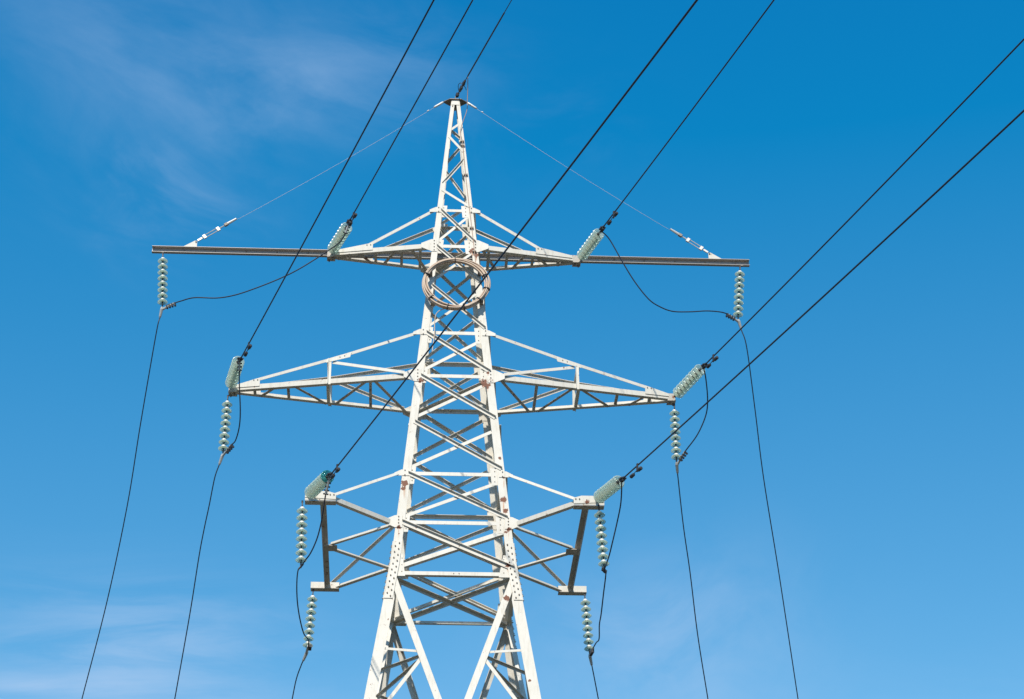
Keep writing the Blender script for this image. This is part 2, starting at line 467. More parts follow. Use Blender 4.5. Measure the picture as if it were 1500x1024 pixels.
order = ['L1', 'L2', 'La', 'L3', 'L4', 'Lb', 'L5', 'L6', 'L7']
FACES = ('front', 'rear', 'left', 'right')
for face in FACES:
    F, nrm = mapper(face)
    # horizontal struts
    levels = ['L1', 'L2', 'L3', 'L4', 'L5', 'L6', 'L7']
    for k in levels:
        if face == 'rear' and k == 'L6': continue
        z = ZL[k]; w = W(z)
        wd = 0.085 if k in ('L1',) else 0.10
        mb = MB()
        u0 = w - leg_w(z) * 0.85
        mb.angle(F(-u0, z), F(u0, z), nrm, wd, 0.012, 0.09 if k != 'L7' else 0.10, -1 if k == 'L7' else 1, inward=True, off=-0.034)
        if face == 'front' and k == 'L7':
            for q in (0.01, 0.14): mb.bolt(F(q, z, -0.022), nrm, 0.014, 0.012)
        mb.build('horizontal_strut', PM, pylon)
    # crossed diagonals
    for a, b_ in zip(order, order[1:]):
        za, zb = ZL[a], ZL[b_]; h = za - zb
        wa, wb = W(za), W(zb); lw = leg_w(za)
        big = a == 'L6'
        wd = 0.075 if za > 32 else (0.092 if not big else 0.115)
        # first diagonal: outside the flanges
        p0 = F(-(wa - lw * 0.62), za - 0.01 * h); p1 = F(wb - lw * 0.45, zb + 0.10 * h)
        mb = MB()
        inw = face in ('rear', 'left')
        mb.angle(p0, p1, nrm, wd, 0.012, 0.07 if not inw else 0.085, 1, inward=inw, off=0.004 if not inw else 0.004)
        if big:
            mb.angle(p0 - Z * 0.0, p1, nrm, wd * 0.9, 0.012, 0.12, -1, inward=True, off=-0.03)
        mb.build('diagonal_brace', PM, pylon)
        # second diagonal: inside the flanges, ends on the gussets
        p0 = F(wa - lw * 0.9, za - 0.17 * h); p1 = F(-(wb - lw * 0.75), zb + 0.10 * h)
        mb = MB()
        mb.angle(p0, p1, nrm, wd * 0.95, 0.012, 0.07 if not big else 0.12, 1 if not big else -1, inward=True, off=-0.0165 - 0.017)
        c = (p0 + p1) / 2
        mb.build('diagonal_brace', PM, pylon)
        # packing plate with a bolt where they cross
        u_a0, u_a1, u_b0, u_b1 = -(wa - lw * 0.62), wb - lw * 0.45, wa - lw * 0.9, -(wb - lw * 0.75)
        za0, za1, zb0, zb1 = za - 0.01 * h, zb + 0.10 * h, za - 0.17 * h, zb + 0.10 * h
        ka = (za1 - za0) / (u_a1 - u_a0); kb = (zb1 - zb0) / (u_b1 - u_b0)
        cu = (zb0 - za0 + ka * u_a0 - kb * u_b0) / (ka - kb); cz = za0 + ka * (cu - u_a0)
        mp = MB(); cc = F(cu, cz, 0.0)
        tr = nrm.cross(X if face in ('front', 'rear') else Y).normalized()
        hx = X if face in ('front', 'rear') else Y
        mp.box(cc - nrm * 0.009, hx, tr, nrm, 0.04, 0.04, 0.006)
        mp.bolt(cc + nrm * 0.016, nrm, 0.014, 0.01)
        mp.build('packing_plate', PM, pylon)
    # zigzag of the peak
    zz = [(37.62, 37.80, 1), (36.72, 37.28, -1), (36.36, 35.78, 1), (35.62, 34.95, -1)]
    pts = [(37.53, 37.78, 1), (37.27, 36.74, -1), (35.60, 36.46, 1), (35.36, 34.78, -1)]
    for k, (z0, z1, s) in enumerate(pts):
        if face in ('rear', 'left'): s = -s
        p0 = F(-s * (W(z0) - 0.07) if s > 0 else -(W(z0) - 0.07), z0) if s > 0 else F(-(W(z0) - 0.07), z0)
        p1 = F(W(z1) - 0.07, z1)
        if face in ('rear', 'left'):
            p0 = F(W(z0) - 0.07, z0); p1 = F(-(W(z1) - 0.07), z1)
        mb = MB()
        mb.angle(p0, p1, nrm, 0.068, 0.010, 0.06, 1, inward=(k != 2) or face != 'front', off=0.004 if (k % 2 and face in ('front', 'rear')) else -0.028)
        mb.build('diagonal_brace', PM, pylon)
    # gusset plates inside the panels
    for k, (gw, gh, dz) in {'L1': (0.16, 0.40, -0.04), 'L2': (0.17, 0.46, -0.02), 'L3': (0.14, 0.50, -0.08), 'L4': (0.13, 0.46, 0.0),
                            'L5': (0.15, 0.50, -0.06), 'L6': (0.15, 0.48, -0.04), 'L7': (0.26, 0.62, 0.22)}.items():
        for s in (-1, 1):
            z = ZL[k] + dz; lw = leg_w(z); mb = MB()
            gww = gw * (1.0 if (s > 0) == (face in ('front', 'left')) else 0.75)
            z0, z1 = z - gh / 2, z + gh / 2
            inner0 = W(z0) - lw - gww; inner1 = W(z1) - lw - gww
            if k == 'L7': inner1 += gww * 0.75
            o0, o1 = W(z0) - 0.03, W(z1) - 0.03
            poly = [F(s * inner0, z0, -0.0165), F(s * o0, z0, -0.0165), F(s * o1, z1, -0.0165), F(s * inner1, z1, -0.0165)]
            mb.prism(poly, -nrm * 0.011)
            for q in range(3):
                mb.bolt(F(s * (W(z) - lw - gww * 0.35), z + (q - 1) * gh * 0.3, -0.0165), nrm, 0.014, 0.010)
            mb.build('gusset_plate', PM, pylon)

# plan bracing (diaphragms) at the arm levels
for k in ('L2', 'L4', 'L7'):
    z = ZL[k] - 0.05; w = W(z) - 0.12
    for s in ((1, -1) if k in ('L7', 'L4') else (1,)):
        if k == 'L4' and s < 0: continue
        mb = MB()
        mb.angle((s * w, -w, z - (0.0 if s > 0 else 0.03)), (-s * w, w, z - (0.0 if s > 0 else 0.03)), Z, 0.11, 0.012, 0.09, 1, inward=True)
        mb.build('plan_brace', PM, pylon)

# lower body: big leg diagonals and their redundant members, down to the ground
ZH = [22.95, 8.5, 0.6]
for face in FACES:
    F, nrm = mapper(face)
    nl = (nrm + Vector((0, 0, 0.05))).normalized()
    for za, zb in zip(ZH, ZH[1:]):
        wa, wb = W(za), W(zb)
        for s in (-1, 1):
            p0 = F(s * (wa - 0.30 + (0.354 * 0.34 if za > 22 else 0)), za + (0.34 if za > 22 else 0)); p1 = F(-s * (wb - 0.2), zb)
            mb = MB(); mb.angle(p0, p1, nl, 0.165, 0.014, 0.12, 1, inward=True, off=-0.016 if s < 0 else -0.032)
            mb.build('leg_diagonal', PM, pylon)
        if za < 22:
            mb = MB(); mb.angle(F(-wa + 0.2, za), F(wa - 0.2, za), nl, 0.12, 0.012, 0.1, 1, inward=True, off=-0.05)
            mb.build('leg_strut', PM, pylon)
# redundants of the first lower panel
za, zb = ZH[0], ZH[1]
def diag_u(z):        # |u| of the leg diagonal at height z
    f = (za - z) / (za - zb); return (W(za) - 0.30) + f * (-(W(zb) - 0.2) - (W(za) - 0.30))
for face in FACES:
    F, nrm = mapper(face)
    for s in (-1, 1):
        zc = 21.32
        mb = MB(); mb.angle(F(s * (W(zc) - 0.05), zc + 0.05), F(s * diag_u(zc), zc - 0.03), nrm, 0.062, 0.009, 0.05, 1, inward=True, off=-0.048)
        mb.build('leg_redundant', PM, pylon)
        zd = 21.15
        mb = MB(); mb.angle(F(s * diag_u(zd), zd), F(s * (W(zd - 2.1) - 0.08), zd - 2.1), nrm, 0.085, 0.010, 0.06, 1, inward=True, off=-0.048)
        mb.build('leg_redundant', PM, pylon)
for sx in (-1, 1):
    for sy in (-1, 1):
        zc = 21.2; uu = diag_u(zc); w = W(zc) - 0.05
        mb = MB(); mb.angle((sx * uu, sy * w, zc), (sx * w, sy * uu, zc), Z, 0.07, 0.010, 0.06, 1, inward=True)
        mb.build('leg_redundant', PM, pylon)
        if sy < 0:
            mb = MB(); mb.angle((sx * (uu + 0.02), sy * w, zc - 0.1), (sx * w, -sy * uu, zc - 0.1), Z, 0.075, 0.010, 0.06, 1, inward=True)
            mb.build('leg_redundant', PM, pylon)

# peak cap plate
mb = MB()
zc = ZTOP + 0.002
mb.prism([(-0.36, 0, zc), (-0.16, -0.17, zc), (0.16, -0.17, zc), (0.36, 0, zc), (0.16, 0.17, zc), (-0.16, 0.17, zc)], (0, 0, 0.016))
mb.prism([(-0.012, -0.10, zc + 0.017), (0.012, -0.10, zc + 0.017), (0.012, 0.10, zc + 0.017), (0.012 * 0 + -0.012, 0.10, zc + 0.017)], (0, 0, 0.13))
mb.prism([(-0.30, -0.012, zc + 0.017), (0.30, -0.012, zc + 0.017), (0.30, 0.012, zc + 0.017), (-0.30, 0.012, zc + 0.017)], (0, 0, 0.045))
cap = mb.build('peak_cap', [M['bolt']], pylon)
for face in ('front', 'rear'):
    F, nrm = mapper(face); mb = MB()
    mb.prism([F(-W(ZTOP) + 0.01, ZTOP - 0.005, 0.003), F(W(ZTOP) - 0.01, ZTOP - 0.005, 0.003), F(W(38.45) - 0.02, 38.45, 0.003), F(-W(38.45) + 0.02, 38.45, 0.003)], nrm * 0.01)
    mb.bolt(F(-0.08, 38.4, 0.003), nrm, 0.016)
    mb.build('gusset_plate', PM, pylon)

# ------------------------------------------------------------------ crossarms
def arm_gusset(z, sx, sy, ln, h0, h1, tilt, nb, parent, tie=False):
    """plate on the outer face of a leg reaching outwards to an arm member"""
    w = W(z); mb = MB(); y = sy * (w + 0.004)
    x0 = w - leg_w(z) * 0.72; x1 = w + 0.03; x2 = w + ln
    up = -1 if tie else 0
    pts = [(x0, h0 / 2), (x1, h0 / 2), (x2, h1 / 2 + tilt), (x2, -h1 / 2 + tilt), (x1, -h0 / 2), (x0, -h0 / 2)]
    mb.prism([(sx * x, sy * (W(z + dz_) + 0.004), z + dz_) for x, dz_ in pts], (0, sy * 0.011, 0))
    for q in range(nb):
        dz_ = (q - (nb - 1) / 2) * (h0 * 0.78 / max(1, nb - 1))
        mb.bolt((sx * (w - leg_w(z) * 0.30), sy * (W(z + dz_) + 0.015), z + dz_), (0, sy, 0), 0.017, 0.014)
    return mb.build('gusset_plate', PM, parent)

def lat_arm(name, sx, zl, zt, xt, tip_y, struts, diags, plate, kink=None, hang=None, chord=0.135):
    """triangular (in plan) lattice arm: two chords, two tie rods, plan bracing"""
    w = W(zl); wt = W(zt)
    xin = w + 0.22
    def chord_y(x):   # |y| of the chord at outward distance x
        return w + (tip_y - w) * (x - w) / (xt - w)
    mb = MB()
    for sy in (-1, 1):
        p0 = Vector((sx * (w + 0.05), sy * chord_y(w + 0.05), zl)); p1 = Vector((sx * (xt - 0.02), sy * chord_y(xt), zl))
        mb.angle(p0, p1, (0, sy, 0), chord, 0.013, 0.12, -1, inward=True, off=-0.013)
    arm = mb.build(name, PM, pylon)
    # tip box
    tb = MB()
    for sy in (-1, 1):
        tb.box((sx * (xt + 0.02), sy * (tip_y + 0.004), zl - 0.01), X, Z, Y, 0.10, 0.10, 0.007)
    tb.box((sx * (xt + 0.02), 0, zl - 0.115), X, Y, Z, 0.11, tip_y + 0.02, 0.007)
    tb.box((sx * (xt + 0.118), 0, zl - 0.01), Y, Z, X, tip_y - 0.005, 0.095, 0.006)
    for q in (-1, 1): tb.bolt((sx * (xt + 0.02 + q * 0.05), q * 0.05, zl - 0.123), (0, 0, -1), 0.022, 0.05)
    tb.build('tip_bracket', [M['shaded_old_paint'], M['bolt']], arm)
    for sy in (-1, 1):
        # tapered plate where the tie lands
        pb = MB(); xa, xb, hh = plate
        y0 = lambda x: sy * (chord_y(x) + 0.0035)
        pb.prism([(sx * xb, y0(xb), zl + 0.0), (sx * xa, y0(xa), zl + 0.0), (sx * xa, y0(xa), zl + hh), (sx * (xa + 0.03), y0(xa + .03), zl + hh), (sx * xb, y0(xb), zl + 0.08)], (0, sy * 0.011, 0))
        for q in (0.06, 0.16): pb.bolt((sx * (xa + q), y0(xa + q) + sy * 0.011, zl + hh - 0.055), (0, sy, 0), 0.016)
        pb.build('gusset_plate', PM, arm)
        # tie rod
        tm = MB(); yo = 0.03
        a = Vector((sx * (wt + 0.08), sy * (wt - 0.008), zt - 0.03)); c_ = Vector((sx * (xa + 0.14), sy * (chord_y(xa + 0.14) - 0.014), zl + hh - 0.06))
        pts = [a]
        if kink: pts.append(Vector((sx * kink[0], sy * (wt + (chord_y(xa) - wt) * (kink[0] - wt) / (xa - wt)), kink[1])))
        pts.append(c_)
        for q, (p, q_) in enumerate(zip(pts, pts[1:])):
            tm.angle(p, q_, (0, sy, 0), 0.082, 0.011, 0.075, 1, inward=True, off=-0.0)
        tm.build('tie_rod', PM, arm)
        arm_gusset(zl, sx, sy, 0.30, 0.40, chord, -0.005, 4, arm)
        arm_gusset(zt, sx, sy, 0.20, 0.17, 0.08, -0.05, 2, arm)
    # plan bracing, seen from below
    for x in struts:
        sm = MB(); y = chord_y(x) - 0.015
        sm.angle((sx * x, -y, zl - 0.055), (sx * x, y, zl - 0.055), Z, 0.075, 0.010, 0.06, 1, inward=False)
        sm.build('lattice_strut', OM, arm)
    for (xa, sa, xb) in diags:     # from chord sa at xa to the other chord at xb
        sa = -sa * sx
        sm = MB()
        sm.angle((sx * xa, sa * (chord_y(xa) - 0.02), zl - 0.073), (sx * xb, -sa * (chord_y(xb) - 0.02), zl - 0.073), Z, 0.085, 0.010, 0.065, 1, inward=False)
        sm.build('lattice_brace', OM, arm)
    if hang:
        x, zk = hang
        yk = wt + (chord_y(plate[0]) - wt) * (x - wt) / (plate[0] - wt)
        y = chord_y(x)
        fr = MB()
        for sy in (-1, 1):
            fr.angle((sx * x, sy * (y + 0.002), zl - 0.10), (sx * x, sy * (yk + 0.002), zk + 0.03), (0, sy, 0), 0.085, 0.011, 0.07, 1, inward=False, off=0.003)
        for (yy, z) in ((yk, zk - 0.04), (y, zl - 0.05)):
            fr.angle((sx * (x + 0.03), -yy + 0.03, z), (sx * (x + 0.03), yy - 0.03, z), Z, 0.085, 0.011, 0.08, 1, inward=False, off=0.0)
        fr.build('hanger_frame', PM, arm)
        for sy in (-1, 1):
            bm_ = MB()
            bm_.angle((sx * (x - 0.08), sy * (yk - 0.012), zk - 0.045), (sx * (w + 0.28), sy * (w - 0.012), zl + 0.07), (0, sy, 0), 0.085, 0.011, 0.06, 1, inward=True)
            bm_.build('arm_diagonal', PM, arm)
            pk = MB(); pk.prism([(sx * (x + 0.10), sy * (yk + 0.001), zk - 0.065), (sx * (x - 0.52), sy * (yk + 0.095), zk + 0.065), (sx * (x - 0.56), sy * (yk + 0.10), zk + 0.20), (sx * (x - 0.30), sy * (yk + .06), zk + 0.15), (sx * (x + 0.08), sy * (yk + 0.001), zk + 0.045)], (0, sy * 0.011, 0))
            for q in (0.26, 0.38): pk.bolt((sx * (x - q), sy * (yk + 0.012 + q * 0.17), zk + 0.09 + (q - 0.3) * 0.25), (0, sy, 0), 0.016)
            pk.build('gusset_plate', PM, arm)
    return arm

ARM_U = lambda sx: lat_arm('crossarm', sx, ZL['L2'], ZL['L1'], 3.30, 0.10,
    struts=(0.92, 1.42, 2.12, 2.82), diags=((1.16, -1, 0.74), (1.92, 1, 1.58), (2.56, -1, 2.22), (3.15, 1, 2.8)), plate=(2.20, 3.2, 0.22))
ARM_M = lambda sx: lat_arm('crossarm', sx, ZL['L4'], ZL['L3'], 5.70, 0.11,
    struts=(2.15, 4.28, 5.15), diags=((2.05, -1, 1.20), (2.25, -1, 3.10), (4.12, -1, 3.30), (4.62, -1, 5.02)), plate=(5.02, 5.65, 0.24),
    kink=(3.06, 29.93), hang=(3.22, 29.86))
for sx in (-1, 1):
    ARM_U(sx); ARM_M(sx)

# the long channel beam that carries the outermost strings
mb = MB()
bw, bh, bt = 0.11, 0.24, 0.012
zb0 = ZL['L2'] - 0.06 + 0.10
prof = [(-bw, bh / 2), (bw, bh / 2), (bw, bh / 2 - bt), (bw, bh / 2 - bt)]
pr = [(-0.07, 0.09), (0.045, 0.09), (0.045, -0.09), (-0.06, -0.09), (-0.06, -0.079), (0.034, -0.079), (0.034, 0.079), (-0.07, 0.079)]
mb.profile((-8.13, 0, zb0), (8.05, 0, zb0), Y, Z, pr)
for k in range(-9, 10):
    if abs(k) > 3: mb.bolt((k * 0.83 + 0.2, 0.034, zb0 + 0.02), (0, -1, 0), 0.016, 0.02)
beam = mb.build('channel_beam', [M['galv'], M['bolt']], pylon)
for sx in (-1, 1):
    lg = MB(); x = 7.16 * sx
    lg.prism([(x + sx * 0.18, -0.02, zb0 + 0.091), (x - sx * 0.22, -0.02, zb0 + 0.091), (x - sx * 0.22, -0.02, zb0 + 0.30), (x - sx * 0.16, -0.02, zb0 + 0.31)], (0, 0.016, 0))
    lg.bolt((x - sx * 0.19, -0.02, zb0 + 0.27), (0, -1, 0), 0.022, 0.02)
    lg.build('stay_lug', PM, beam)
    hk = MB(); hk.box((7.83 * sx, -0.03, zb0 - 0.10), X, Y, Z, 0.03, 0.03, 0.012)
    hk.build('hook_plate', [M['bolt']], beam)

# lower arms: a long level beam on each side carried by bars from the legs
def low_arm(sx):
    zl, zt = ZL['L6'], ZL['L5']; w = W(zl); wt = W(zt); bx = 3.17; by = 2.60
    mb = MB()
    pr = [(-0.07, 0.07), (0.07, 0.07), (0.07, -0.07), (0.058, -0.07), (0.058, 0.058), (-0.07, 0.058)]
    mb.profile((sx * bx, -by + 0.03, zl - 0.02), (sx * bx, by + 0.03, zl - 0.02), X * sx, Z, pr)
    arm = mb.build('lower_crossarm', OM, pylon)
    for sy in (-1, 1):
        br = MB(); xa, xb = 2.86, 3.60
        br.profile((sx * xa, sy * by, zl), (sx * xb, sy * by, zl), -Y, Z, [(0.10, 0.085), (0.10, -0.085), (0.088, -0.085), (0.088, 0.073), (-0.10, 0.073), (-0.10, 0.085)])
        br.box((sx * (xa + xb) / 2, sy * (by - 0.02), zl - 0.098), X, Y, Z, (xb - xa) / 2, 0.11, 0.007, 2)
        if sy < 0:
            br.prism([(sx * xa, sy * (by + 0.103), zl - 0.06), (sx * xb, sy * (by + 0.103), zl - 0.02), (sx * xb, sy * (by + 0.103), zl + 0.07), (sx * (bx + 0.15), sy * (by + 0.103), zl + 0.15), (sx * (bx - 0.12), sy * (by + 0.103), zl + 0.15), (sx * xa, sy * (by + 0.103), zl + 0.09)], (0, sy * 0.01, 0))
            for q in (0.05, 0.14): br.bolt((sx * (xa + q), sy * (by + 0.113), zl + 0.06), (0, sy, 0), 0.018)
        br.build('end_bracket', PM + [M['shaded_old_paint']], arm)
        # main bars
        fb = MB(); fb.angle((sx * (w + 0.15), sy * (w + 0.005), zl), (sx * (xa + 0.03), sy * (by if sy < 0 else by - 0.02), zl), (0, sy, 0), 0.115, 0.013, 0.12, -1, inward=True, off=-0.0)
        fb.build('chord_bar', PM, arm)
        mbx = MB(); mbx.angle((sx * (w - 0.02), sy * (w - 0.02), zl - 0.07), (sx * (bx - 0.12), sy * 0.10, zl - 0.07), Z if sy > 0 else Z, 0.12 if sy > 0 else 0.085, 0.012, 0.10, 1, inward=False)
        mbx.build('lattice_brace', PM, arm)
        arm_gusset(zl, sx, sy, 0.25, 0.34, 0.12, 0.0, 4, arm)
    # mid plate on the beam
    mp = MB(); mp.box((sx * (bx - 0.13), 0.0, zl - 0.097), X, Y, Z, 0.17, 0.17, 0.007)
    mp.build('gusset_plate', OM, arm)
    # tie rods to the legs above
    tm = MB(); tm.angle((sx * (wt + 0.1), -(wt + 0.0), zt - 0.02), (sx * 2.92, -(by + 0.085), zl + 0.06), (0, -1, 0), 0.075, 0.011, 0.065, 1, inward=True)
    tm.build('tie_rod', PM, arm)
    tm = MB(); tm.angle((sx * (wt - 0.05), (wt + 0.0), zt - 0.02), (sx * 3.05, by - 0.05, zl + 0.07), (0, 1, 0), 0.075, 0.011, 0.065, 1, inward=True)
    tm.build('tie_rod', PM, arm)
    arm_gusset(zt, sx, -1, 0.20, 0.17, 0.08, -0.05, 2, arm)
    arm_gusset(zt, sx, 1, 0.20, 0.17, 0.08, -0.05, 2, arm)
for sx in (-1, 1): low_arm(sx)

# ------------------------------------------------------------------ insulator strings
PITCH = 0.183; ND = 8; RD = 0.142
glass_bm = MB()
glass_bm.lathe([(0.044, -0.046), (0.062, -0.050), (0.098, -0.062), (0.128, -0.082), (RD, -0.104), (RD - 0.002, -0.112), (0.130, -0.108),
                (0.122, -0.128), (0.114, -0.126), (0.108, -0.100), (0.094, -0.096), (0.088, -0.122), (0.080, -0.121), (0.074, -0.092), (0.058, -0.088),
                (0.052, -0.110), (0.044, -0.109), (0.038, -0.084), (0.026, -0.080), (0.026, -0.052)], 28)
cap_bm = MB()
cap_bm.lathe([(0.003, 0.010), (0.036, 0.008), (0.050, -0.004), (0.062, -0.026), (0.074, -0.050), (0.066, -0.064), (0.003, -0.064)], 16)
pin_bm = MB()
pin_bm.lathe([(0.003, -0.062), (0.034, -0.082), (0.036, -0.090), (0.016, -0.100), (0.014, -0.172), (0.003, -0.176)], 10)

def make_string(hang):
    e = empty('insulator_string')
    lk = MB(); lk.tube([(0, 0, 0.01), (0, 0, -0.05)], 0.024, 8); lk.box((0, 0, -0.085), X, Y, Z, 0.032, 0.014, 0.05); lk.tube([(0, 0, -0.12), (0, 0, -0.17)], 0.017, 8)
    lk.build('shackle', M['iron'], e)
    top = -0.165
    return e, top

strings = []
def string_at(p, d, label, group, hang, link=0.165, proto={}):
    """p = hanging point, d = direction the string runs in"""
    d = Vector(d).normalized()
    rot = (-d).to_track_quat('Z', 'Y')
    if not proto:
        e, top = make_string(hang)
        discs = []
        for k in range(ND):
            g_ = glass_bm.build('glass_disc', M['glass'], e, smooth=True) if k == 0 else discs[0].copy()
            if k: COL.objects.link(g_); g_.parent = e
            g_.location = (0, 0, top - k * PITCH)
            c_ = cap_bm.build('disc_cap', M['cap'], g_, smooth=True) if k == 0 else proto['c'].copy()
            q_ = pin_bm.build('disc_pin', M['iron'], g_, smooth=True) if k == 0 else proto['q'].copy()
            if k == 0: proto['c'] = c_; proto['q'] = q_
            else:
                for o in (c_, q_): COL.objects.link(o); o.parent = g_
            discs.append(g_)
        proto['e'] = e
    else:
        e = proto['e'].copy(); COL.objects.link(e)
        for ch in proto['e'].children:
            if ch.name.startswith(('glass_disc', 'shackle')):
                c2 = ch.copy(); COL.objects.link(c2); c2.parent = e
                for gch in ch.children:
                    c3 = gch.copy(); COL.objects.link(c3); c3.parent = c2
    e.location = p
    e.rotation_mode = 'QUATERNION'; e.rotation_quaternion = rot
    e.scale = (0.96, 0.96, 1.0) if hang else (1.14, 1.14, 1.0)      # the tension strings use wider discs
    tag(e, label, 'insulator', group)
    strings.append(e)
    return e
SLEN = 0.165 + ND * PITCH            # end of the last pin

WAZ = math.radians(15.54)
HW = Vector((math.sin(WAZ), -math.cos(WAZ), 0))       # horizontal direction of the line, towards the camera
NW = HW.cross(Z)

ZU, ZM_, ZLo = ZL['L2'], ZL['L4'], ZL['L6']
TG = 'tension insulator strings on the crossarm tips'
HG = 'hanging insulator strings carrying the down wires'
# name: tip point, clamp pixel, wire pixels, label
TEN = [
    ('UL', Vector((-3.34, -0.02, ZU + 0.06)), (508.5, 332), [(518, 313), (600, 161.5), (692.5, 0)], 'glass tension string on the tip of the short upper left crossarm', 'conductor running up from the upper left crossarm tip, second wire from the left'),
    ('UR', Vector((3.40, -0.02, ZU + 0.03)), (878, 341), [(886, 329.5), (1034.7, 133), (1133.7, 0)], 'glass tension string on the tip of the short upper right crossarm', 'conductor running up to the right from the upper right crossarm tip'),
    ('ML', Vector((-5.80, -0.05, ZM_ + 0.05)), (349.5, 528), [(361, 510), (485.7, 280), (635.5, 0)], 'glass tension string on the tip of the long middle left crossarm', 'conductor running up from the middle left crossarm tip, leftmost wire at the top edge'),
    ('MR', Vector((5.80, -0.05, ZM_ + 0.02)), (1027, 540), [(1036, 531), (1323.5, 240), (1500, 57.5)], 'glass tension string on the tip of the long middle right crossarm', 'conductor from the middle right crossarm tip, upper one leaving by the right edge'),
    ('LL', Vector((-3.54, -2.66, ZLo + 0.05)), (481, 697), [(490, 688.5), (700, 420), (1021, 0)], 'glass tension string with a teal end disc on the lower left crossarm', 'conductor crossing in front of the pylon from the lower left crossarm'),
    ('LR', Vector((3.40, -2.74, ZLo + 0.04)), (907, 705), [(917, 697), (1199, 441), (1500, 162)], 'glass tension string on the front end of the lower right crossarm', 'conductor from the lower right crossarm, lower one leaving by the right edge'),
]
CLAMP = {}; CLDIR = {}
WIRE_R = 0.0175
WIREDIR = {}

def smooth_curve(pts, n=12):
    """Catmull-Rom through 3D points"""
    P = [Vector(p) for p in pts]; P = [P[0] * 2 - P[1]] + P + [P[-1] * 2 - P[-2]]
    out_ = []
    for i in range(1, len(P) - 2):
        for k in range(n):
            t_ = k / n; a, b_, c, d = P[i - 1], P[i], P[i + 1], P[i + 2]
            out_.append(0.5 * ((2 * b_) + (c - a) * t_ + (2 * a - 5 * b_ + 4 * c - d) * t_ ** 2 + (3 * b_ - a - 3 * c + d) * t_ ** 3))
    out_.append(P[-2]); return out_

def damper(parent, p, d, side):
    """vibration damper: two weights on a messenger under the wire"""
    mb = MB(); dn = Vector((0, 0, -1)); dn = (dn - d * dn.dot(d)).normalized()
    cpt = p + dn * 0.16 + side * 0.05
    mb.box(p + dn * 0.07 + side * 0.02, d, dn, d.cross(dn), 0.03, 0.10, 0.015)
    L0, L1 = cpt - d * 0.24, cpt + d * 0.24
    mid = cpt
    mb.tube([L0 + dn * 0.03, mid, L1 + dn * 0.03], 0.010, 6)
    for a, s in ((L0 + dn * 0.03, -1), (L1 + dn * 0.03, 1)):
        mb.tube([a + d * s * -0.10, a + d * s * -0.08, a + d * s * 0.06, a + d * s * 0.085], [0.026, 0.042, 0.046, 0.026], 10)
    return mb.build('vibration_damper', M['iron'], parent)

for key, tip, cpx, wpx, slab, wlab in TEN:
    v = ray(*cpx).normalized(); oc = CAM_LOC - tip     # the end of the string, one string length from the tip
    bq = oc.dot(v); disc = max(0.0, bq * bq - (oc.dot(oc) - SLEN * SLEN))
    E = CAM_LOC + v * (-bq - math.sqrt(disc))
    d = (E - tip).normalized()
    DBG = (key, 'az', round(math.degrees(math.atan2(d.x, -d.y)), 1), 'el', round(math.degrees(math.asin(d.z)), 1))
    string_at(tip, d, slab, TG, False)
    end = E
    # conductor runs on in its own vertical plane
    TP = tip; tip = E
    P3 = [on_plane(x, y, tip, NW) for x, y in wpx]
    s = [(p - tip).dot(HW) for p in P3]
    # parabola through the three measured points
    (s0, s1, s2), (z0, z1, z2) = s, [p.z for p in P3]
    c2 = ((z2 - z0) / (s2 - s0) - (z1 - z0) / (s1 - s0)) / (s2 - s1)
    c2 = min(max(c2, 0.0003), 0.0012)
    c1 = (z2 - z0) / (s2 - s0) - c2 * (s2 + s0)
    c0 = z0 - c1 * s0 - c2 * s0 * s0
    zf = lambda q: c0 + c1 * q + c2 * q * q
    e_s = (end - tip).dot(HW)
    start = end + d * 0.06
    pts = [start]
    q = e_s + 0.31
    while q < 130: 
        pts.append(Vector((tip.x + HW.x * q, tip.y + HW.y * q, zf(q)))); q += 1.5 if q < 60 else 5
    wd = (pts[2] - pts[1]).normalized()
    mb = MB(); mb.tube(pts, WIRE_R, 8)
    con = mb.build('conductor', M['cable'], smooth=True)
    tag(con, wlab, 'power line')
    # dead-end clamp
    cl = MB()
    ce = pts[1]
    dd = (ce - end).normalized(); dn = (Vector((0, 0, -1)) + dd * dd.z).normalized(); sd = dd.cross(dn)
    cl.tube([end - d * 0.02, end + d * 0.05], 0.022, 8, 1)
    cl.box(end + dd * 0.08, dd, dn, sd, 0.07, 0.034, 0.012)          # clevis
    cl.box(end + dd * 0.08 + sd * 0.03, dd, dn, sd, 0.05, 0.022, 0.008, 1)
    cl.tube([end + dd * 0.13, end + dd * 0.18, end + dd * 0.28, ce + dd * 0.03], [0.03, 0.046, 0.042, 0.026], 10, 1)
    for k in range(3): 
        q_ = end + dd * (0.16 + k * 0.06)
        cl.tube([q_ - sd * 0.072, q_ + sd * 0.072], 0.021, 6, 1)
        cl.box(q_ + dn * 0.045, dd, dn, sd, 0.024, 0.022, 0.034, 1)
    cl.build('tension_clamp', [M['clamp'], M['iron']], con)
    dp = {'UL': (516.5, 303), 'UR': (900, 312), 'ML': (364.5, 506), 'MR': (1046, 523), 'LL': (495, 683), 'LR': (935, 687)}[key]
    sd_ = max((on_plane(*dp, tip, NW) - tip).dot(HW), 0.31 + 0.36)
    pp = Vector((tip.x + HW.x * sd_, tip.y + HW.y * sd_, zf(sd_)))
    damper(con, pp, wd, NW * (1 if key[1] == 'R' or key == 'LL' else 0.3))
    if key == 'LL':
        last = [o for o in strings[-1].children if o.name.startswith('glass_disc')][-1]
        last.data = last.data.copy(); last.data.materials[0] = M['teal']
        last['label'] = 'teal glass disc at the wire end'
    CLAMP[key] = end + dd * 0.16 + dn * 0.05
    CLDIR[key] = sd

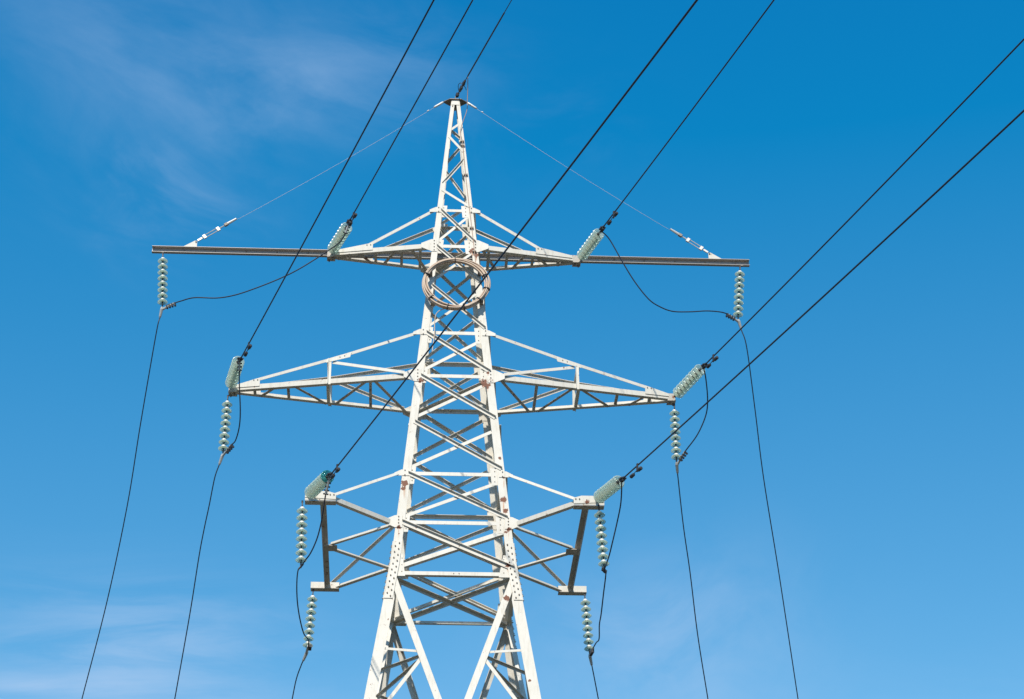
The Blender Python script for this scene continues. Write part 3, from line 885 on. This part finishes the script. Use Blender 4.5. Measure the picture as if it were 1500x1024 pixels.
# hanging strings
HANG = {
    'UL': (Vector((-7.83, -0.03, zb0 - 0.11)), (238, 447), 'glass string hanging from the far left end of the channel beam'),
    'UR': (Vector((7.79, -0.03, zb0 - 0.11)), (1081, 466), 'glass string hanging from the far right end of the channel beam'),
    'ML': (Vector((-5.84, 0.0, ZM_ - 0.17)), (327, 660), 'glass string hanging below the middle left crossarm tip'),
    'MR': (Vector((5.80, 0.0, ZM_ - 0.17)), (991, 676), 'glass string hanging below the middle right crossarm tip, crossed by a wire'),
    'LLf': (Vector((-3.66, -2.66, ZLo - 0.10)), (441, 820), 'glass string hanging from the front end of the lower left crossarm'),
    'LRf': (Vector((3.46, -2.72, ZLo - 0.10)), (884, 820), 'glass string hanging from the front end of the lower right crossarm'),
    'LLr': (Vector((-3.53, 2.56, ZLo - 0.12)), (451, 945), 'glass string hanging from the rear end of the lower left crossarm, lowest on the left'),
    'LRr': (Vector((3.55, 2.52, ZLo - 0.12)), (863, 948), 'glass string hanging from the rear end of the lower right crossarm, lowest on the right'),
}
BOT = {}
for key, (p, px, lab) in HANG.items():
    bpt = on_plane(*px, p, Y)
    d = (bpt - p).normalized()
    string_at(p, d, lab, HG, True)
    BOT[key] = p + d * SLEN

def jumper_lug(parent, curve, n, side):
    """bolted strap on the first stretch of a jumper"""
    mb = MB(); dist = 0.0; nxt = 0.06; k = 0
    pts = []
    for a, b_ in zip(curve, curve[1:]):
        seg = (b_ - a).length
        while nxt <= dist + seg and k < n:
            p = a + (b_ - a) * ((nxt - dist) / seg); dv_ = (b_ - a).normalized(); pts.append(p)
            s_ = (side - dv_ * side.dot(dv_)).normalized()
            mb.tube([p - s_ * 0.062, p + s_ * 0.062], 0.019, 6, 1)
            k += 1; nxt += 0.088
        dist += seg
    if len(pts) > 1: mb.tube([curve[0]] + pts, 0.030, 8)
    return mb.build('jumper_lug', [M['clamp'], M['iron']], parent)

# jumpers and the wires that drop to the substation behind
def between(pix, a, b_):
    """follow the photographed line in depth between a and b"""
    n = len(pix); out_ = []
    for k, (x, y) in enumerate(pix):
        f_ = (k + 1) / (n + 1); out_.append(on_y(x, y, a.y + (b_.y - a.y) * f_))
    return out_

def drop_clamp(parent, top, din, dout):
    """wedge clamp under a string: body down the drop wire, bolted tail towards the jumper"""
    mb = MB()
    mb.tube([top + Z * 0.03, top - Z * 0.05], 0.020, 8, 1)
    c0 = top - Z * 0.07
    dout = dout.normalized(); din = din.normalized()
    side = dout.cross(Y).normalized()
    mb.tube([c0, c0 + dout * 0.06, c0 + dout * 0.26, c0 + dout * 0.30], [0.03, 0.045, 0.034, 0.022], 8)
    q = din.cross(Y)
    q = q.normalized() if q.length > 0.1 else X
    if q.z > 0: q = -q
    mb.tube([c0 + dout * 0.08, c0 + din * 0.36], [0.034, 0.026], 8)
    for k in range(4):
        cc = c0 + din * (0.13 + 0.075 * k) + q * 0.045
        mb.box(cc, din, q, din.cross(q), 0.02, 0.05, 0.035, 1)
    return mb.build('wedge_clamp', [M['clamp'], M['iron']], parent)

DROP = {
    'UL': [(228.5, 490), (206, 620), (186.5, 740), (157, 880), (120, 1024)],
    'ML': [(314.5, 700), (306.5, 740), (299, 775), (291.5, 815), (278, 900), (256, 1024)],
    'LLr': [(441, 975), (434, 995), (428, 1024)],
    'UR': [(1094, 510), (1106, 600), (1118.5, 700), (1141, 840), (1169, 1024)],
    'MR': [(993.2, 700), (1001, 770), (1011, 840), (1022, 930), (1037, 1024)],
    'LRr': [(869, 985), (872.5, 1003), (876.5, 1024)],
}
DLAB = {'UL': 'thin wire dropping from the far left string, leftmost of the down wires', 'ML': 'thin wire dropping from the middle left string with a small kink',
        'LLr': 'short wire dropping below the lowest left string', 'UR': 'thin wire dropping from the far right string, rightmost of the down wires',
        'MR': 'thin wire dropping from the middle right string', 'LRr': 'short wire dropping below the lowest right string'}
JUMP = {
    'UL': [(500, 352), (478, 369), (440, 393), (410, 408), (375, 422), (345, 432), (318, 436.5), (285, 436), (265, 441)],
    'ML': [(350.5, 560), (352, 600), (350.5, 625), (345, 645)],
    'UR': [(893, 351), (912, 384), (930, 413), (950, 438), (966, 449), (985, 456), (1010, 456.8), (1035, 455.5), (1055, 457), (1066, 460)],
    'MR': [(1034, 555), (1036.5, 585), (1034, 608), (1022, 636), (1006, 658)],
}
JLAB = {'UL': 'jumper cable looping from the upper left tension string to the far left string', 'ML': 'jumper cable hanging in a loop beside the middle left string',
        'UR': 'jumper cable looping from the upper right tension string to the far right string', 'MR': 'jumper cable bowing outwards beside the middle right string',
        'LL': 'jumper cable linking the three strings of the lower left crossarm', 'LR': 'jumper cable linking the three strings of the lower right crossarm'}

def make_drop(key, slope=1.0):
    top = BOT[key]; px = DROP[key]
    y0 = top.y
    pts = []
    for x, y in px:
        f_ = (y - 450) / 574
        pts.append(on_y(x, y, y0 + 0.25 + max(0.0, (y - px[0][1])) * 0.011))
    dout = (pts[0] - (top - Z * 0.07))
    dv = (pts[-1] - pts[-2]).normalized()
    st = top - Z * 0.07 + dout.normalized() * 0.28
    curve = smooth_curve([st] + pts, 8)
    # on down to the gantry behind
    last = pts[-1]; v = dv.copy()
    tail = []
    while last.z > 7 and len(tail) < 40:
        v = (v + Vector((0, 0.02, 0.012))).normalized(); last = last + v * 0.9; tail.append(last)
    mb = MB(); mb.tube(curve + tail, 0.0150, 8)
    o = mb.build('drop_wire', M['cable'], smooth=True)
    tag(o, DLAB[key], 'power line')
    return o, dout

for key in ('UL', 'ML', 'UR', 'MR'):
    o, dout = make_drop(key)
    top = BOT[key]; a = CLAMP[key]
    pts = between(JUMP[key], a, top)
    c0 = top - Z * 0.07
    din = (pts[-1] - c0)
    cv = smooth_curve([a] + pts + [c0 + din.normalized() * 0.34, c0 + din.normalized() * 0.14], 8)
    mb = MB(); mb.tube(cv, 0.0162, 8)
    j = mb.build('jumper_cable', M['cable'], smooth=True); tag(j, JLAB[key], 'power line')
    if key in ('UL', 'ML'): jumper_lug(j, cv, 3, CLDIR[key])
    drop_clamp(o, top, din, dout)

for key, p1, p2 in (
        ('LL', [(477, 725), (473.5, 748), (470, 768), (464, 790), (455, 810), (447, 821)], [(436.5, 836), (434.8, 855), (435.5, 880), (439, 905), (445, 928), (452, 938)]),
        ('LR', [(910.5, 720), (909, 740), (904, 765), (897, 795), (892, 815)], [(887.5, 840), (884, 870), (880.5, 900), (878, 915), (877.5, 936), (873, 942)])):
    a = CLAMP[key]; f_ = BOT[key + 'f']; r_ = BOT[key + 'r']
    o, dout = make_drop(key + 'r')
    fm = f_ - Z * 0.09
    A = between(p1, a, fm); B_ = between(p2, fm, r_)
    c0 = r_ - Z * 0.07
    cv = smooth_curve([a] + A + [fm] + B_ + [c0 + (B_[-1] - c0).normalized() * 0.06], 8)
    mb = MB(); mb.tube(cv, 0.0162, 8)
    j = mb.build('jumper_cable', M['cable'], smooth=True); tag(j, JLAB[key], 'power line')
    if key == 'LL': jumper_lug(j, cv, 5, CLDIR[key])
    sc_ = MB(); sc_.tube([f_ + Z * 0.03, fm - Z * 0.03], 0.02, 8)
    dj = (B_[0] - A[-1]).normalized(); sj = dj.cross(Y).normalized()
    sc_.box(fm, dj, sj, Y, 0.11, 0.028, 0.03)
    for k in (-1, 0, 1): sc_.tube([fm + dj * 0.07 * k - sj * 0.075, fm + dj * 0.07 * k + sj * 0.075], 0.02, 6)
    sc_.build('suspension_clamp', M['iron'], j)
    drop_clamp(o, r_, (B_[-1] - c0), dout)

# ------------------------------------------------------------------ earth wire and peak fittings
pk = Vector((0.02, -0.06, ZTOP + 0.15))
wpx = [(685.5, 111), (706.5, 76), (749.5, 0)]
P3 = [on_plane(x, y, pk, NW) for x, y in wpx]
pts = [P3[0]]
s0, s2 = [(p - pk).dot(HW) for p in (P3[0], P3[2])]
c1 = (P3[2].z - P3[0].z) / (s2 - s0)
q = s0 + 1
while q < 130:
    zz_ = P3[0].z + c1 * (q - s0) + 0.0005 * (q - s0) * (q - s2); pts.append(Vector((pk.x + HW.x * q, pk.y + HW.y * q, zz_))); q += 1.5 if q < 60 else 5
mb = MB(); mb.tube(pts, 0.0115, 6)
ew = mb.build('earth_wire', M['cable'], smooth=True); tag(ew, 'thin wire running up from the very top of the pylon', 'earth wire')
fit = MB(); dv = (P3[0] - pk).normalized(); dn = (Vector((0, 0, -1)) + dv * dv.z).normalized(); sd = dv.cross(dn)
ln = (P3[0] - pk).length
fit.tube([pk - dv * 0.04, P3[0]], 0.013, 6)
for f_, r_ in ((0.10, 0.038), (0.34, 0.03), (0.44, 0.034), (0.62, 0.034), (0.72, 0.026)):
    fit.box(pk + dv * ln * f_, dv, dn, sd, 0.055, r_ * 1.3, r_)
fit.tube([P3[0], P3[0] + (pts[3] - P3[0]) * 0.8], 0.021, 6)
fit.build('tension_fitting', M['iron'], ew)
lp = MB(); 
lp.tube(smooth_curve([on_y(673, 138, pk.y), on_y(671.2, 128, pk.y - 0.1), on_y(672, 123.5, pk.y - 0.2), on_y(675, 121.5, pk.y - 0.3), on_y(678, 125, pk.y - .3), on_y(681.5, 128, pk.y - 0.2), on_y(683, 132, pk.y - .1)], 6), 0.009, 6)
lp.build('bonding_loop', M['iron'], ew)

# optical cable lead running down the right leg to the coil
pxl = [(685.3, 113, -0.6), (685.2, 130, -0.35), (684.5, 150, -0.25), (683.5, 163, -0.3)]
lead = [on_y(x, y, Y_) for x, y, Y_ in pxl]
for z in (37.5, 37.0, 36.0, 35.0, 34.0, 33.2, 32.7): lead.append(Vector((W(z) - leg_w(z) * 0.62 + 0.01 * math.sin(z * 5), -W(z) - 0.045, z)))
mb = MB(); mb.tube(smooth_curve(lead, 8), 0.0105, 6)
ld = mb.build('optical_lead', M['lead'], smooth=True); tag(ld, 'thin brown cable clipped down the right leg from the top of the pylon', 'cable')
cb = MB()
for z in (37.1, 36.95, 35.9, 34.05, 33.25):
    p = Vector((W(z) - leg_w(z) * 0.6, -W(z) - 0.03, z)); cb.box(p, X, Z, Y, 0.05, 0.018, 0.03)
cb.build('cable_clip', M['bolt'], ld)

# coil of spare cable strapped to the front of the pylon
cc = on_y(668, 415.5, -0.98)
tl = math.atan(0.10)
ux = X; uz = Vector((0, math.sin(tl), math.cos(tl))); un = Vector((0, -math.cos(tl), math.sin(tl)))
e = empty('cable_coil', cc); tag(e, 'round coil of tan cable strapped to the front of the pylon below the upper crossarms', 'cable coil')
mb = MB(); RC = 0.82
for k in range(9):
    ao = 2 * math.pi * k / 7; rr = RC + (0.054 * math.cos(ao) if k < 7 else 0.0) + random.uniform(-0.006, .006); no = 0.054 * math.sin(ao) if k < 7 else (k - 7.5) * 0.02
    ph = random.uniform(0, 6.28); pts = []
    for q in range(65):
        a = 2 * math.pi * q / 64
        r_ = rr + 0.020 * math.sin(2 * a + ph) + 0.008 * math.sin(3 * a + 2 * ph); n_ = no + 0.012 * math.sin(3 * a + ph)
        pts.append(cc + ux * (r_ * math.cos(a)) + uz * (r_ * 0.965 * math.sin(a)) + un * n_)
    mb.tube(pts, 0.0215, 7, caps=False)
mb.build('cable_loop', M['coil'], e, smooth=True, origin=None)
mb = MB(); mb.tube(smooth_curve([on_y(652, 452, -1.02), on_y(644, 455, -1.0), on_y(638.5, 461, -0.98), on_y(636.8, 472, -0.97), on_y(636.6, 486, -0.98), on_y(635, 500, -1.0), on_y(633, 516, -1.02)], 8), 0.012, 6)
mb.build('cable_tail', M['coil'], e, smooth=True)
for o in e.children: o.matrix_parent_inverse = Matrix.Translation(-cc)
for a in (92, 160, -12, 218, 255, 285, 318, 20):
    a = math.radians(a); c_ = cc + ux * (RC * math.cos(a)) + uz * (RC * 0.965 * math.sin(a))
    ra = (ux * math.cos(a) + uz * math.sin(a)); ta = (ux * -math.sin(a) + uz * math.cos(a))
    tb = MB(); rings = []
    for k in (-1, 1):
        rings.append([c_ + ta * 0.011 * k + (ra * math.cos(q * math.pi / 5) + un * math.sin(q * math.pi / 5)) * 0.100 for q in range(10)])
    tb.rings(rings)
    o = tb.build('cable_tie', M['tie'], e); o.matrix_parent_inverse = Matrix.Translation(-cc)
# hooks that hold the coil on the legs
for sx, a in ((1, -35), (-1, 145), (1, 40), (-1, 222)):
    a = math.radians(a); p = cc + ux * (RC * math.cos(a)) + uz * (RC * 0.965 * math.sin(a))
    hk = MB(); hk.box(p - un * 0.12 - uz * 0.04, ux, uz, un, 0.05, 0.03, 0.10)
    o = hk.build('coil_bracket', M['bolt'], e); o.matrix_parent_inverse = Matrix.Translation(-cc)

# ------------------------------------------------------------------ stay wires from the peak to the channel beam
for sx, lab in ((-1, 'thin steel stay from the pylon top to the left end of the channel beam'), (1, 'thin steel stay from the pylon top to the right end of the channel beam')):
    a = Vector((sx * 0.34, 0, ZTOP + 0.005)); b_ = Vector((sx * (7.16 - 0.20), -0.03, zb0 + 0.28))
    d = (b_ - a).normalized(); L_ = (b_ - a).length
    e = empty('stay_wire', a); tag(e, lab, 'stay wire')
    pts = [a + d * (L_ * k / 12) - Z * (0.09 * math.sin(math.pi * k / 12)) for k in range(12)] 
    pts = [p for p in pts if (p - a).length < L_ - 1.25] + [a + d * (L_ - 1.22)]
    objs = []
    mb = MB(); mb.tube(pts, 0.0045, 6); objs.append(mb.build('stay_cable', M['stay'], e, smooth=True))
    mb = MB(); mb.tube([a + d * 0.0, a + d * 0.03, a + d * 0.28, a + d * 0.34], [0.022, 0.035, 0.033, 0.012], 8); mb.tube([a + d * 0.50, a + d * 0.56], 0.018, 6)
    objs.append(mb.build('end_sleeve', M['cap'], e, smooth=True))
    mb = MB(); k0 = L_ - 1.28
    dn = Y.cross(d).normalized()
    mb.tube([a + d * k0, a + d * (k0 + 0.28)], [0.030, 0.042], 8)
    mb.box(a + d * (k0 + 0.33), d, dn, Y, 0.05, 0.035, 0.04, 1)
    mb.tube([a + d * (k0 + 0.36), a + d * (k0 + 0.48)], 0.016, 6)
    for s in (-1, 1):
        mb.tube([a + d * (k0 + 0.60) + dn * s * 0.042, a + d * (k0 + 1.02) + dn * s * 0.042], 0.0135, 6)
    for q in (0.585, 1.02): mb.box(a + d * (k0 + q), d, dn, Y, 0.04, 0.058, 0.028)
    mb.tube([a + d * (k0 + 0.46), a + d * (k0 + 0.64)], 0.02, 6); mb.tube([a + d * (k0 + 0.98), a + d * (k0 + 1.12)], 0.02, 6)
    mb.box(a + d * (k0 + 1.17), d, dn, Y, 0.07, 0.026, 0.02)
    objs.append(mb.build('turnbuckle', [M['clamp'], M['bolt']], e))
    for o in objs: o.matrix_parent_inverse = Matrix.Translation(-a)
